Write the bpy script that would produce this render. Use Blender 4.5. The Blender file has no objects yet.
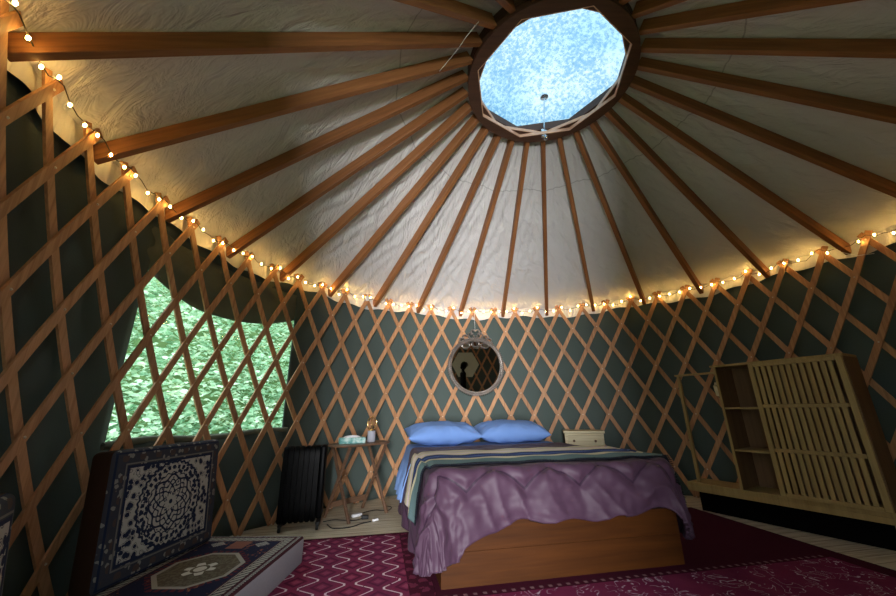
import bpy, bmesh, math, random
from mathutils import Vector, Matrix, noise
random.seed(7)
PI = math.pi
scn = bpy.context.scene
COL = scn.collection

# ------------------------------------------------------------------ measured yurt
R = 2.575            # lattice radius
RR = 0.616           # roof ring radius where the rafters meet it
HR = 3.252           # underside of the rafters at the ring
HW = 2.12            # top crossing of the lattice
TH0 = 3.5485         # azimuth of lattice crossing 0
STEP = PI / 28
ROW = 0.2635
def az(i): return TH0 - i * STEP
def cyl(i, r, z):
    a = az(i); return Vector((r * math.cos(a), r * math.sin(a), z))

# ------------------------------------------------------------------ node helpers
class X:
    """arithmetic on shader sockets"""
    def __init__(s, nt, sock): s.nt, s.s = nt, sock
    def _m(s, op, *o):
        n = s.nt.nodes.new('ShaderNodeMath'); n.operation = op
        for k, v in enumerate((s,) + o):
            if isinstance(v, X): s.nt.links.new(v.s, n.inputs[k])
            else: n.inputs[k].default_value = v
        return X(s.nt, n.outputs[0])
    def __add__(s, o): return s._m('ADD', o)
    __radd__ = __add__
    def __sub__(s, o): return s._m('SUBTRACT', o)
    def __rsub__(s, o): return (s * -1) + o
    def __mul__(s, o): return s._m('MULTIPLY', o)
    __rmul__ = __mul__
    def __truediv__(s, o): return s._m('DIVIDE', o)
    def abs(s): return s._m('ABSOLUTE')
    def sin(s): return s._m('SINE')
    def cos(s): return s._m('COSINE')
    def floor(s): return s._m('FLOOR')
    def mod(s, o): return s._m('FLOORED_MODULO', o)
    def gt(s, o): return s._m('GREATER_THAN', o)
    def lt(s, o): return s._m('LESS_THAN', o)
    def mx(s, o): return s._m('MAXIMUM', o)
    def mn(s, o): return s._m('MINIMUM', o)
    def sqrt(s): return s._m('SQRT')
    def atan2(s, o): return s._m('ARCTAN2', o)
    def pp(s, o): return s._m('PINGPONG', o)
    def band(s, a, b): return s.gt(a) * s.lt(b)
    def pw(s, o): return s._m('POWER', o)

class Mat:
    def __init__(s, name, color=(.5, .5, .5), rough=.7, metal=0, spec=.3):
        s.m = bpy.data.materials.new(name); s.m.use_nodes = True
        s.nt = s.m.node_tree; s.b = s.nt.nodes['Principled BSDF']
        s.out = s.nt.nodes['Material Output']
        s.b.inputs['Base Color'].default_value = (*color, 1)
        s.b.inputs['Roughness'].default_value = rough
        s.b.inputs['Metallic'].default_value = metal
        s.b.inputs['Specular IOR Level'].default_value = spec
    def new(s, t): return s.nt.nodes.new(t)
    def link(s, a, b): s.nt.links.new(a.s if isinstance(a, X) else a, b)
    def coord(s, kind='Object'):
        n = s.new('ShaderNodeTexCoord'); sep = s.new('ShaderNodeSeparateXYZ')
        s.nt.links.new(n.outputs[kind], sep.inputs[0])
        s.vec = n.outputs[kind]
        return [X(s.nt, sep.outputs[k]) for k in range(3)]
    def comb(s, x, y, z=0):
        n = s.new('ShaderNodeCombineXYZ')
        for k, v in enumerate((x, y, z)):
            if isinstance(v, X): s.nt.links.new(v.s, n.inputs[k])
            else: n.inputs[k].default_value = v
        return n.outputs[0]
    def noise(s, vec, scale=5, detail=3, rough=.55, dist=0, col=False):
        n = s.new('ShaderNodeTexNoise'); n.inputs['Scale'].default_value = scale
        n.inputs['Detail'].default_value = detail; n.inputs['Roughness'].default_value = rough
        n.inputs['Distortion'].default_value = dist
        if vec is not None: s.nt.links.new(vec, n.inputs['Vector'])
        return X(s.nt, n.outputs[1 if col else 0])
    def vor(s, vec, scale=5, feat='F1', out='Distance'):
        n = s.new('ShaderNodeTexVoronoi'); n.feature = feat; n.inputs['Scale'].default_value = scale
        s.nt.links.new(vec, n.inputs['Vector']); return X(s.nt, n.outputs[out])
    def mix(s, f, a, b):
        n = s.new('ShaderNodeMix'); n.data_type = 'RGBA'
        if isinstance(f, X): s.nt.links.new(f.s, n.inputs[0])
        else: n.inputs[0].default_value = f
        for k, v in ((6, a), (7, b)):
            if isinstance(v, tuple): n.inputs[k].default_value = (*v, 1)
            else: s.link(v, n.inputs[k])
        return X(s.nt, n.outputs[2])
    def ramp(s, f, stops):
        n = s.new('ShaderNodeValToRGB'); cr = n.color_ramp
        while len(cr.elements) < len(stops): cr.elements.new(.5)
        for e, (p, c) in zip(cr.elements, stops): e.position = p; e.color = (*c, 1)
        s.link(f, n.inputs[0]); return X(s.nt, n.outputs[0])
    def color(s, c): s.link(c, s.b.inputs['Base Color']); return s
    def bump(s, h, strength=.3, dist=.01):
        n = s.new('ShaderNodeBump'); n.inputs['Strength'].default_value = strength
        n.inputs['Distance'].default_value = dist
        s.link(h, n.inputs['Height']); s.nt.links.new(n.outputs[0], s.b.inputs['Normal']); return s

def stretch(m, x, y, z, a, b, c):
    return m.comb(x * a, y * b, z * c)

def wood(name, dark, light, axis='X', scale=1.0, rough=.5, spec=.4):
    m = Mat(name, light, rough, spec=spec)
    x, y, z = m.coord('Object')
    k = {'X': (1.2, 22, 22), 'Y': (22, 1.2, 22), 'Z': (22, 22, 1.2)}[axis]
    v = stretch(m, x, y, z, *[q * scale for q in k])
    n1 = m.noise(v, 1.6, 4, .6, .6)
    n2 = m.noise(v, 6.0, 2, .5)
    oi = m.new('ShaderNodeObjectInfo'); r = X(m.nt, oi.outputs['Random'])
    f = n1 * .75 + n2 * .25 + (r - .5) * .18
    m.color(m.ramp(f, [(.3, dark), (.68, light)]))
    m.bump(n2, .15, .004)
    return m.m

def cloth(name, c1, c2=None, scale=60, rough=.9, bump=.3):
    m = Mat(name, c1, rough, spec=.15)
    m.coord('Object')
    n = m.noise(m.vec, scale, 2)
    n2 = m.noise(m.vec, 3, 3)
    c2 = c2 or tuple(v * .8 for v in c1)
    m.color(m.mix(n * .5 + n2 * .5, c2, c1)); m.bump(n, bump, .002)
    return m.m

# ------------------------------------------------------------------ object helpers
def link(name, bm, mat, parent=None, smooth=False, norm=True):
    if norm: bmesh.ops.recalc_face_normals(bm, faces=bm.faces[:])
    me = bpy.data.meshes.new(name); bm.to_mesh(me); bm.free()
    o = bpy.data.objects.new(name, me); COL.objects.link(o)
    if mat is not None: me.materials.append(mat)
    if smooth:
        me.polygons.foreach_set('use_smooth', [True] * len(me.polygons))
        if smooth != 'all':
            try: me.set_sharp_from_angle(angle=math.radians(40))
            except Exception: pass
    if parent: o.parent = parent
    return o
def tag(o, label, cat=None, group=None, kind=None):
    if label: o['label'] = label
    if cat: o['category'] = cat
    if group: o['group'] = group
    if kind: o['kind'] = kind
    return o
def empty(name, loc=(0, 0, 0), rz=0, label=None, cat=None, group=None, M=None):
    o = bpy.data.objects.new(name, None); COL.objects.link(o)
    o.empty_display_size = .1
    o.location = loc; o.rotation_euler = (0, 0, rz)
    if M is not None: o.matrix_world = M
    return tag(o, label, cat, group)
def struct(name, bm, mat, smooth=False, parent=None, norm=True):
    o = link(name, bm, mat, parent, smooth, norm)
    if parent is None: o['kind'] = 'structure'
    return o
def box(bm, x0, x1, y0, y1, z0, z1, bev=0, seg=2):
    n = bmesh.new()
    bmesh.ops.create_cube(n, size=1)
    for v in n.verts:
        v.co = Vector(((x0 + x1) / 2 + v.co.x * (x1 - x0), (y0 + y1) / 2 + v.co.y * (y1 - y0), (z0 + z1) / 2 + v.co.z * (z1 - z0)))
    if bev: bmesh.ops.bevel(n, geom=n.edges[:], offset=bev, segments=seg, profile=.5, affect='EDGES')
    merge(bm, n); return bm
def merge(bm, n):
    me = bpy.data.meshes.new('tmp'); n.to_mesh(me); n.free(); bm.from_mesh(me); bpy.data.meshes.remove(me)
def nb(): return bmesh.new()
def frame_of(d):
    d = d.normalized(); up = Vector((0, 0, 1)) if abs(d.z) < .95 else Vector((1, 0, 0))
    a = d.cross(up).normalized(); b = a.cross(d).normalized(); return a, b
def tube(bm, pts, r, n=8, caps=True):
    pts = [Vector(p) for p in pts]; rings = []
    for i, p in enumerate(pts):
        d = (pts[min(i + 1, len(pts) - 1)] - pts[max(i - 1, 0)])
        a, b = frame_of(d)
        rad = r[i] if isinstance(r, (list, tuple)) else r
        rings.append([bm.verts.new(p + a * rad * math.cos(2 * PI * k / n) + b * rad * math.sin(2 * PI * k / n)) for k in range(n)])
    for A, B in zip(rings, rings[1:]):
        # keep rings aligned
        for k in range(n): bm.faces.new((A[k], A[(k + 1) % n], B[(k + 1) % n], B[k]))
    if caps and n > 2:
        bm.faces.new(rings[0][::-1]); bm.faces.new(rings[-1])
    return bm
def bar(bm, p, q, w, h, up=Vector((0, 0, 1)), bev=0):
    """rectangular bar from p to q, w across, h along up"""
    p, q = Vector(p), Vector(q); d = (q - p); L = d.length; d.normalize()
    a = d.cross(up).normalized(); b = a.cross(d).normalized()
    n = nb(); box(n, 0, L, -w / 2, w / 2, -h / 2, h / 2, bev, 1)
    M = Matrix((d, a, b)).transposed().to_4x4(); M.translation = p
    n.transform(M); merge(bm, n); return bm
def lathe(bm, prof, n=24, c=(0, 0)):
    rings = []
    for r, z in prof:
        rings.append([bm.verts.new((c[0] + r * math.cos(2 * PI * k / n), c[1] + r * math.sin(2 * PI * k / n), z)) for k in range(n)] if r > 1e-5 else [bm.verts.new((c[0], c[1], z))])
    for A, B in zip(rings, rings[1:]):
        for k in range(n):
            if len(A) == 1 and len(B) == 1: continue
            if len(A) == 1: bm.faces.new((A[0], B[k], B[(k + 1) % n]))
            elif len(B) == 1: bm.faces.new((A[k], A[(k + 1) % n], B[0]))
            else: bm.faces.new((A[k], A[(k + 1) % n], B[(k + 1) % n], B[k]))
    return bm
def grid(bm, fn, nu, nv, closed=False, uvfn=None):
    V = [[bm.verts.new(fn(i / nu, j / nv)) for j in range(nv + 1)] for i in range(nu + (0 if closed else 1))]
    uv = bm.loops.layers.uv.new('UVMap') if uvfn else None
    N = nu
    for i in range(N):
        i2 = (i + 1) % len(V)
        for j in range(nv):
            f = bm.faces.new((V[i][j], V[i2][j], V[i2][j + 1], V[i][j + 1]))
            if uvfn:
                for l, (a, b) in zip(f.loops, ((i, j), (i + 1, j), (i + 1, j + 1), (i, j + 1))): l[uv].uv = uvfn(a / nu, b / nv)
    return bm
def copy_of(o, parent=None):
    c = o.copy(); COL.objects.link(c)
    if parent: c.parent = parent
    return c
def fbm(x, y, z=0, s=1): return noise.fractal(Vector((x * s, y * s, z * s)), .6, 2.0, 4)

# ------------------------------------------------------------------ materials
M_fir = wood('fir', (.17, .062, .019), (.33, .135, .046), 'X', 1, .55)
M_ring = wood('ring_wood', (.05, .022, .013), (.10, .045, .026), 'X', 1, .55)
M_ring_skylit = wood('ring_wood_skylit', (.60, .34, .22), (.78, .50, .34), 'X', 1, .5)  # bright copy of the ring wood, skylight daylight painted into the colour
M_lat = wood('lattice_wood', (.30, .14, .060), (.54, .285, .140), 'Z', 1, .6)
M_pine = wood('pine_orange', (.034, .0105, .002), (.064, .020, .0034), 'X', .6, .55, .12)
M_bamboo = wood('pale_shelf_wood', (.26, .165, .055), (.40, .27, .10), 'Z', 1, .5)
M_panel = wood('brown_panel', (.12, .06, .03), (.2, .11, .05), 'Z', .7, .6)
M_walnut = wood('table_brown', (.08, .042, .024), (.17, .092, .052), 'X', 1, .4)
M_stand = wood('cream_wood', (.42, .35, .2), (.60, .52, .32), 'X', .7, .5)
M_rivet = Mat('rivet_metal', (.7, .62, .5), .3, 1).m
M_chrome = Mat('chrome', (.75, .77, .8), .15, 1).m
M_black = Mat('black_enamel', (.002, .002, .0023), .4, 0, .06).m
M_blackrub = Mat('black_rubber', (.012, .012, .012), .6).m
M_white = Mat('white_plastic', (.75, .75, .75), .4).m
M_cord = Mat('wire_brown', (.05, .04, .025), .6).m
M_mirror = Mat('mirror_glass', (.85, .87, .86), .02, 1).m
M_silver = Mat('mirror_frame', (.30, .26, .23), .35, .8)
M_silver.coord(); M_silver.bump(M_silver.noise(M_silver.vec, 90, 2), .6, .004); M_silver = M_silver.m
M_gold = Mat('gold_wire', (.85, .55, .22), .3, 1).m
M_concrete = cloth('grey_ceramic', (.36, .36, .40), (.30, .30, .34), 40, .7, .2)
M_paper = cloth('white_paper', (.82, .83, .85), (.75, .77, .8), 10)

def liner_mat():
    m = Mat('roof_liner', (.6, .57, .52), .75, spec=.25)
    x, y, z = m.coord()
    r = (x * x + y * y).sqrt(); a = y.atan2(x)
    v = m.comb(a * 9.0 + r * 2.2, r * 2.4, 0)
    n = m.noise(v, 2.2, 4, .6, .8)
    n2 = m.noise(m.vec, 1.3, 2)
    k = (r - 1.14 - (a * 14).cos() * .012).abs().lt(.004)
    col = m.mix(n2, (.60, .578, .56), (.68, .658, .64))
    m.color(m.mix(k * .45, col, (.16, .15, .14)))
    m.bump(n, .75, .04)
    return m.m
M_liner = liner_mat()
def wallfab():
    m = Mat('green_canvas', (.07, .09, .075), .85, spec=.15)
    x, y, z = m.coord()
    n = m.noise(m.vec, 1.1, 3); n2 = m.noise(m.vec, 120, 1)
    m.color(m.mix(n, (.062, .082, .072), (.092, .118, .108))); m.bump(n2 + n * 8, .35, .003)
    return m.m
M_wall = wallfab()
M_flap = cloth('olive_flap', (.16, .17, .125), (.11, .12, .09), 30)
def floormat():
    m = Mat('floor_boards', (.4, .33, .23), .6, spec=.3)
    x, y, z = m.coord()
    ang = math.radians(10.8); c, s = math.cos(ang), math.sin(ang)
    a = x * c + y * s; b = y * c - x * s
    row = (b / .09).floor()
    n = m.noise(m.comb(a * 2 + row * 7.3, b * 40, row), 1.5, 4, .6, .4)
    col = m.ramp(n, [(.3, (.34, .275, .185)), (.7, (.66, .575, .43))])
    gap = (b / .09).mod(1.0).lt(.045)
    m.color(m.mix(gap, col, (.06, .045, .03))); m.bump(gap * -1 + n * .2, .4, .004)
    return m.m
M_floor = floormat()

# ------------------------------------------------------------------ camera
def cam():
    cd = bpy.data.cameras.new('camera'); co = bpy.data.objects.new('camera', cd); COL.objects.link(co)
    pitch, roll, f = 0.30052238934717135, -0.014651035353035217, 358.89557364279545
    c, s = math.cos(pitch), math.sin(pitch)
    fwd = Vector((0, c, s)); up = Vector((0, -s, c)); rt = Vector((1, 0, 0))
    r2 = rt * math.cos(roll) + up * math.sin(roll); u2 = -rt * math.sin(roll) + up * math.cos(roll)
    M = Matrix((r2, u2, -fwd)).transposed().to_4x4()
    M.translation = Vector((-0.7930215946693961, -2.1209170329188702, 0.8856166092426931))
    co.matrix_world = M
    cd.sensor_width = 36; cd.lens = f / 896 * 36; cd.clip_start = .02
    scn.camera = co
cam()

# ------------------------------------------------------------------ setting: floor, wall, roof
bm = nb(); lathe(bm, [(0, 0), (2.72, 0), (2.72, -.12), (0, -.12)], 96); struct('floor', bm, M_floor)
bm = nb(); lathe(bm, [(2.73, -.14), (40, -.3)], 48)
mg = Mat('forest_ground', (.05, .07, .025), .95); mg.coord(); mg.color(mg.mix(mg.noise(mg.vec, 3, 4), (.05, .10, .03), (.16, .26, .10)))
struct('ground', bm, mg.m)

WI0, WI1, WZ0, WZ1 = 3.42, 8.18, .735, 1.99      # window opening
DI0, DI1, DZ = -9.1, -5.7, 1.95                   # doorway behind the camera
def wall_r(i, z):
    a = az(i)
    fold = .018 * math.sin(i * 2.1 + 1.3 * math.sin(z * 1.7)) + .012 * math.sin(i * 5.3 + z * 1.1)
    return 2.635 + fold * (0.35 + .65 * min(1, max(0, (2.1 - z))))
bm = nb()
IS = sorted(set([round(-24 + k * .25, 3) for k in range(225)] + [WI0, WI1, DI0, DI1]))
ZS = sorted(set([0, .1, .3, .5, .9, 1.1, 1.3, 1.5, 1.7, 1.85, 2.08, 2.15, WZ0, WZ1, DZ]))
V = {(i, z): bm.verts.new(cyl(i, wall_r(i if i < 31.9 else i - 56, z), z)) for i in IS[:-1] for z in ZS}
IS2 = IS[:-1] + [IS[0]]
for i0, i1 in zip(IS2, IS2[1:]):
    ii1 = i1 if i1 > i0 else 32
    mid = (i0 + ii1) / 2
    for z0, z1 in zip(ZS, ZS[1:]):
        zm = (z0 + z1) / 2
        if WI0 < mid < WI1 and WZ0 < zm < WZ1: continue
        if DI0 < mid < DI1 and zm < DZ: continue
        bm.faces.new((V[i0, z0], V[i1, z0], V[i1, z1], V[i0, z1]))
wall = struct('wall_round', bm, M_wall, 'all')
sm = wall.modifiers.new('thick', 'SOLIDIFY'); sm.thickness = .012; sm.offset = 0

# roof liner: sags between the rafters
FR, FZ = 2.588, 2.058     # rafter foot radius and underside height
RAF = [1.16 + 2 * k for k in range(-4, 21)]
def liner_pt(u, v):
    i = u * 56; r = .60 + (2.66 - .60) * v
    z = HR + .112 + (RR - r) * (HR - FZ) / (FR - RR)
    ph = ((i - 1.16 - .3 * v) / 2) % 1.0
    edge = min(v * 6, 1)
    sag = .014 * math.sin(PI * ph) * edge
    a = az(i)
    d = fbm(math.cos(a) * r * 2.2, math.sin(a) * r * 2.2, 0, 1) * .012 * edge
    d += .007 * edge * math.sin(18 * r + 7 * ph * PI + 3 * fbm(i * .35, r, 3)) * math.sin(PI * ph) ** 2
    return Vector((r * math.cos(a), r * math.sin(a), z + sag + d))
bm = nb(); grid(bm, liner_pt, 560, 90, closed=True)
struct('ceiling', bm, M_liner, 'all')
# liner skirt hanging over the top of the wall
def skirt_pt(u, v):
    i = u * 56; rip = .012 * math.sin(i * 3.3 + 1.5 * math.sin(i * .7)) + .006 * math.sin(i * 9.1)
    z = 2.195 - v * (.15 + .020 * math.sin(i * 1.3) + .012 * math.sin(i * 4.7))
    return cyl(i, 2.615 - .018 * v + rip * v * .55, z)
bm = nb(); grid(bm, skirt_pt, 672, 8, closed=True)
o = struct('trim_1', bm, M_liner, 'all'); o['label'] = 'pale roof liner skirt hanging over the top of the green wall'

# ------------------------------------------------------------------ window
win = bpy.data.objects.new('window_1', None); COL.objects.link(win); win['kind'] = 'structure'
win['label'] = 'rectangular clear vinyl window in the green canvas wall'
m = Mat('clear_vinyl', (1, 1, 1), .05); nt = m.nt
tr = m.new('ShaderNodeBsdfTransparent'); gl = m.new('ShaderNodeBsdfGlossy'); gl.inputs['Roughness'].default_value = .08
tr.inputs[0].default_value = (.93, .97, .94, 1)
mx = m.new('ShaderNodeMixShader'); mx.inputs[0].default_value = .04
nt.links.new(tr.outputs[0], mx.inputs[1]); nt.links.new(gl.outputs[0], mx.inputs[2]); nt.links.new(mx.outputs[0], m.out.inputs[0])
bm = nb()
grid(bm, lambda u, v: cyl(WI0 - .12 + (WI1 - WI0 + .24) * u, 2.652, WZ0 - .03 + (WZ1 - WZ0 + .06) * v), 24, 2)
link('pane', bm, m.m, win, 'all')
def flap_low(t):                    # lower edge of the rolled canvas flap
    return 1.96 - .36 * math.sin(PI * min(1, (t + .08) * .93)) ** .8 if t < .5 else 1.60 + .17 * ((t - .5) / .5) ** 2.2
def flap_pt(u, v):
    i = 2.9 + (8.45 - 2.9) * u; zl = flap_low(u); zt = 2.10
    h = zt - zl; a = v * 2 * PI
    th = .035 + .02 * math.sin(PI * u)
    z = zl + h / 2 - h / 2 * math.cos(a); rr = 2.625 + th - th * math.sin(a) * 1.0
    if 0.05 < v < .5: rr += .008 * math.sin(z * 38 + u * 5)
    rr = 2.66 + th * math.sin(a) * -.62 + .006 * math.sin(z * 40 + 6 * u)
    return cyl(i, rr, z)
bm = nb(); grid(bm, flap_pt, 48, 28)
bmesh.ops.holes_fill(bm, edges=[e for e in bm.edges if e.is_boundary])
link('rolled_flap', bm, M_flap, win, 'all')
bm = nb()
grid(bm, lambda u, v: cyl(WI0 - .15 + (WI1 - WI0 + .3) * u, 2.615 + .012 * math.cos(v * 2 * PI), WZ0 - .01 + .02 * math.sin(v * 2 * PI) + .012 * math.sin(u * 9)), 40, 8)
link('sill_hem', bm, M_flap, win, 'all')

# ------------------------------------------------------------------ doorway (open, behind the camera)
door = bpy.data.objects.new('door_1', None); COL.objects.link(door); door['kind'] = 'structure'
for i in (DI0, DI1):
    bm = nb(); p = cyl(i, 2.60, 0); bar(bm, p, p + Vector((0, 0, DZ + .05)), .05, .10, up=Vector((p.x, p.y, 0)).normalized()); link('door_post', bm, M_fir, door)
bm = nb(); bar(bm, cyl(DI0, 2.60, DZ + .03), cyl(DI1, 2.60, DZ + .03), .10, .06); link('door_header', bm, M_fir, door)

# ------------------------------------------------------------------ lattice wall
lat = empty('lattice_wall', (0, 0, 0), 0, 'round folding trellis wall of crossed wooden laths in front of the green canvas', 'trellis')
SW, ST = .043, .011
def strip_mesh(sgn, r, z0, z1, iz=0):
    """lath through top crossing iz at HW, going down towards -sgn index"""
    bm = nb(); n = max(4, int((z1 - z0) / .09)); prev = None
    for k in range(n + 1):
        z = z0 + (z1 - z0) * k / n
        i = iz - sgn * (HW - z) / ROW * .5
        p = cyl(i, r, z); a = az(i)
        tan = Vector((math.sin(a), -math.cos(a), 0)) * (sgn * .5 * STEP * r / ROW) + Vector((0, 0, 1)); tan.normalize()
        rad = Vector((math.cos(a), math.sin(a), 0)); side = tan.cross(rad).normalized()
        ring = [bm.verts.new(p + side * sx * SW / 2 + rad * sy * ST / 2) for sx, sy in ((-1, -1), (1, -1), (1, 1), (-1, 1))]
        if prev:
            for q in range(4): bm.faces.new((prev[q], prev[(q + 1) % 4], ring[(q + 1) % 4], ring[q]))
        else: bm.faces.new(ring[::-1])
        prev = ring
    bm.faces.new(prev); bmesh.ops.recalc_face_normals(bm, faces=bm.faces[:]); return bm
ZT, ZB = HW + .062, .012
protos = {}; rest = nb()
count = 0
for sgn, r in ((1, 2.560), (-1, 2.5745)):
    for i in range(-21, 35):
        z0, z1 = ZB, ZT
        # clip against the doorway
        i_top = i + sgn * (ZT - HW) / ROW * .5; i_bot = i - sgn * (HW - ZB) / ROW * .5
        lo, hi = min(i_top, i_bot), max(i_top, i_bot)
        if hi > DI0 - .1 and lo < DI1 + .1:
            edge = (DI1 + .12) if sgn * 1 > 0 else (DI0 - .12)
            if sgn > 0:
                if i_top < DI1 + .5: continue
                z0 = HW - 2 * ROW * (i - edge) if i_bot < edge else ZB
            else:
                if i_top > DI0 - .5: continue
                z0 = HW - 2 * ROW * (edge - i) if i_bot > edge else ZB
        if i < -12 and count > 80 or i < -17:
            n_ = strip_mesh(sgn, r, z0, z1, 0); n_.transform(Matrix.Rotation(-i * STEP, 4, 'Z')); merge(rest, n_); continue
        key = (sgn, round(z0, 3))
        if key not in protos:
            protos[key] = link('lattice_strip', strip_mesh(sgn, r, z0, z1, 0), M_lat, lat); o = protos[key]
        else: o = copy_of(protos[key], lat)
        o.rotation_euler = (0, 0, -i * STEP); count += 1
bm = nb()
def rivet(i, z, r=2.5545):
    n = nb(); bmesh.ops.create_icosphere(n, subdivisions=1, radius=.0062)
    M = Matrix.Translation(cyl(i, r, z)); n.transform(M); merge(bm, n)
for k in range(9):
    for i in range(-5, 36):
        if k % 4 == 2: continue
        ii = i + (.5 if k % 2 else 0)
        if (i + k) % 2 == 0 or k % 2: rivet(ii, HW - k * ROW)
o = link('rivets', bm, M_rivet, lat, 'all'); o['kind'] = 'stuff'; o['label'] = 'small shiny rivets where the laths cross'
o = link('lattice_strip', rest, M_lat, lat); o['kind'] = 'stuff'; o['label'] = 'laths beyond the slatted shelf, seen in the round mirror'
print('strips', count)

# ------------------------------------------------------------------ roof ring, dome, rafters
ring = empty('roof_ring', (0, 0, HR), 0, 'dark round laminated wood ring framing the skylight at the roof centre', 'roof ring')
def ngon_ring(bm, ro, ri, z0, z1, rot, n=8, no=48):
    """outer circle, inner octagon"""
    A = []
    for k in range(no):
        a = 2 * PI * k / no + rot
        kk = (a - rot) % (2 * PI / n) - PI / n
        rin = ri * math.cos(PI / n) / math.cos(kk)
        A.append([bm.verts.new((ro * math.cos(a), ro * math.sin(a), z0)), bm.verts.new((rin * math.cos(a), rin * math.sin(a), z0)),
                  bm.verts.new((rin * math.cos(a), rin * math.sin(a), z1)), bm.verts.new((ro * math.cos(a), ro * math.sin(a), z1))])
    for k in range(no):
        B = A[(k + 1) % no]
        for q in range(4): bm.faces.new((A[k][q], A[k][(q + 1) % 4], B[(q + 1) % 4], B[q]))
rot0 = math.radians(12.5)
bm = nb(); ngon_ring(bm, .618, .568, 3.225, 3.255, rot0); ngon_ring(bm, .618, .575, 3.285, 3.315, rot0 )
o = link('ring_laminate', bm, M_ring, ring); o.matrix_parent_inverse = Matrix.Translation((0, 0, -HR))
bm = nb(); ngon_ring(bm, .615, .568, 3.2555, 3.2845, rot0 + PI / 8); ngon_ring(bm, .618, .60, 3.3155, 3.38, rot0, 8)
o = link('ring_laminate', bm, M_ring, ring); o.matrix_parent_inverse = Matrix.Translation((0, 0, -HR))
# inner edges of the two octagons, daylight put into their pale colour
for rot, z0, z1, rr_ in ((rot0, 3.226, 3.254, .5675), (rot0 + PI / 8, 3.257, 3.283, .5675)):
    bm = nb()
    for k in range(8):
        a0, a1 = rot + k * PI / 4, rot + (k + 1) * PI / 4
        p = Vector((rr_ * math.cos(a0), rr_ * math.sin(a0), (z0 + z1) / 2)); q = Vector((rr_ * math.cos(a1), rr_ * math.sin(a1), (z0 + z1) / 2))
        bar(bm, p, q, .012, z1 - z0)
    o = link('octagon_lit_edge', bm, M_ring_skylit, ring); o['label'] = 'inner edges of the ring with the skylight daylight put into their pale colour'
    o.matrix_parent_inverse = Matrix.Translation((0, 0, -HR))
# dome
m = Mat('dome_acrylic', (.8, .9, 1), .3); nt = m.nt; m.coord()
n1 = m.noise(m.vec, 34, 5, .8); n2 = m.noise(m.vec, 3, 3, .6)
spk = m.ramp(n1 + (n2 - .5) * .35, [(.42, (0, 0, 0)), (.58, (1, 1, 1))])
tr = m.new('ShaderNodeBsdfTransparent'); m.link(m.mix(spk, (.05, .125, .20), (.235, .285, .30)), tr.inputs[0])
tl = m.new('ShaderNodeBsdfTranslucent'); tl.inputs[0].default_value = (.22, .30, .36, 1)
mx = m.new('ShaderNodeMixShader'); mx.inputs[0].default_value = .2
nt.links.new(tr.outputs[0], mx.inputs[1]); nt.links.new(tl.outputs[0], mx.inputs[2]); nt.links.new(mx.outputs[0], m.out.inputs[0])
dome = empty('skylight_dome', (0, 0, 3.385), 0, 'clear bubble skylight speckled with debris over the roof ring', 'skylight')
bm = nb(); lathe(bm, [(.64 * math.cos(t * PI / 2 / 12), .26 * math.sin(t * PI / 2 / 12)) for t in range(13)], 64)
link('dome_shell', bm, m.m, dome, 'all')
bm = nb(); lathe(bm, [(.625, -.005), (.665, -.005), (.665, .03), (.625, .03), (.625, -.005)], 64); link('dome_rim', bm, M_chrome, dome, True)
# leaves lying on the dome
bm = nb()
for k in range(60):
    a = random.uniform(0, 2 * PI); t = random.uniform(.15, .95) * PI / 2
    p = Vector((.645 * math.cos(t) * math.cos(a), .645 * math.cos(t) * math.sin(a), .265 * math.sin(t)))
    q = p + Vector((random.uniform(-.03, .03), random.uniform(-.03, .03), .004)); tube(bm, [p, (p + q) / 2 + Vector((0, 0, .004)), q], .0011, 4)
o = link('fallen_needles', bm, M_walnut, None, True); o.location = (0, 0, 3.389); tag(o, 'thin dry needles scattered on top of the clear skylight dome', 'needles', kind='stuff')
# opener
op = empty('skylight_opener', (0, 0, 0), 0, 'chrome skylight crank rod at the lower edge of the roof ring', 'skylight opener')
pa = Vector((.558 * math.cos(math.radians(80)), .558 * math.sin(math.radians(80)), 3.245))
bm = nb(); n = nb(); box(n, -.028, .028, -.012, .012, -.03, .045, .004); n.transform(Matrix.Translation(pa + Vector((-.0, -.014, 0)))); merge(bm, n); link('bracket', bm, M_chrome, op, True)
bm = nb(); tube(bm, [pa + Vector((0, -.02, .03)), pa + Vector((-.0, -.12, .30))], .006, 8); link('rod', bm, M_chrome, op, True)
bm = nb(); lathe(bm, [(0, 0), (.035, 0), (.035, .012), (0, .012)], 20); bm.transform(Matrix.Translation(pa + Vector((0, -.125, .30)))); link('disc', bm, M_chrome, op, True)
bm = nb(); tube(bm, [pa + Vector((0, -.03, -.02)), pa + Vector((0, -.035, -.06))], .008, 8)
n = nb(); bmesh.ops.create_circle(n, segments=12, radius=.015)
tube(bm, [pa + Vector((.015 * math.cos(t * PI / 6), -.035, -.073 + .015 * math.sin(t * PI / 6))) for t in range(13)], .003, 6); n.free()
link('crank_eye', bm, M_chrome, op, True)

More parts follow.
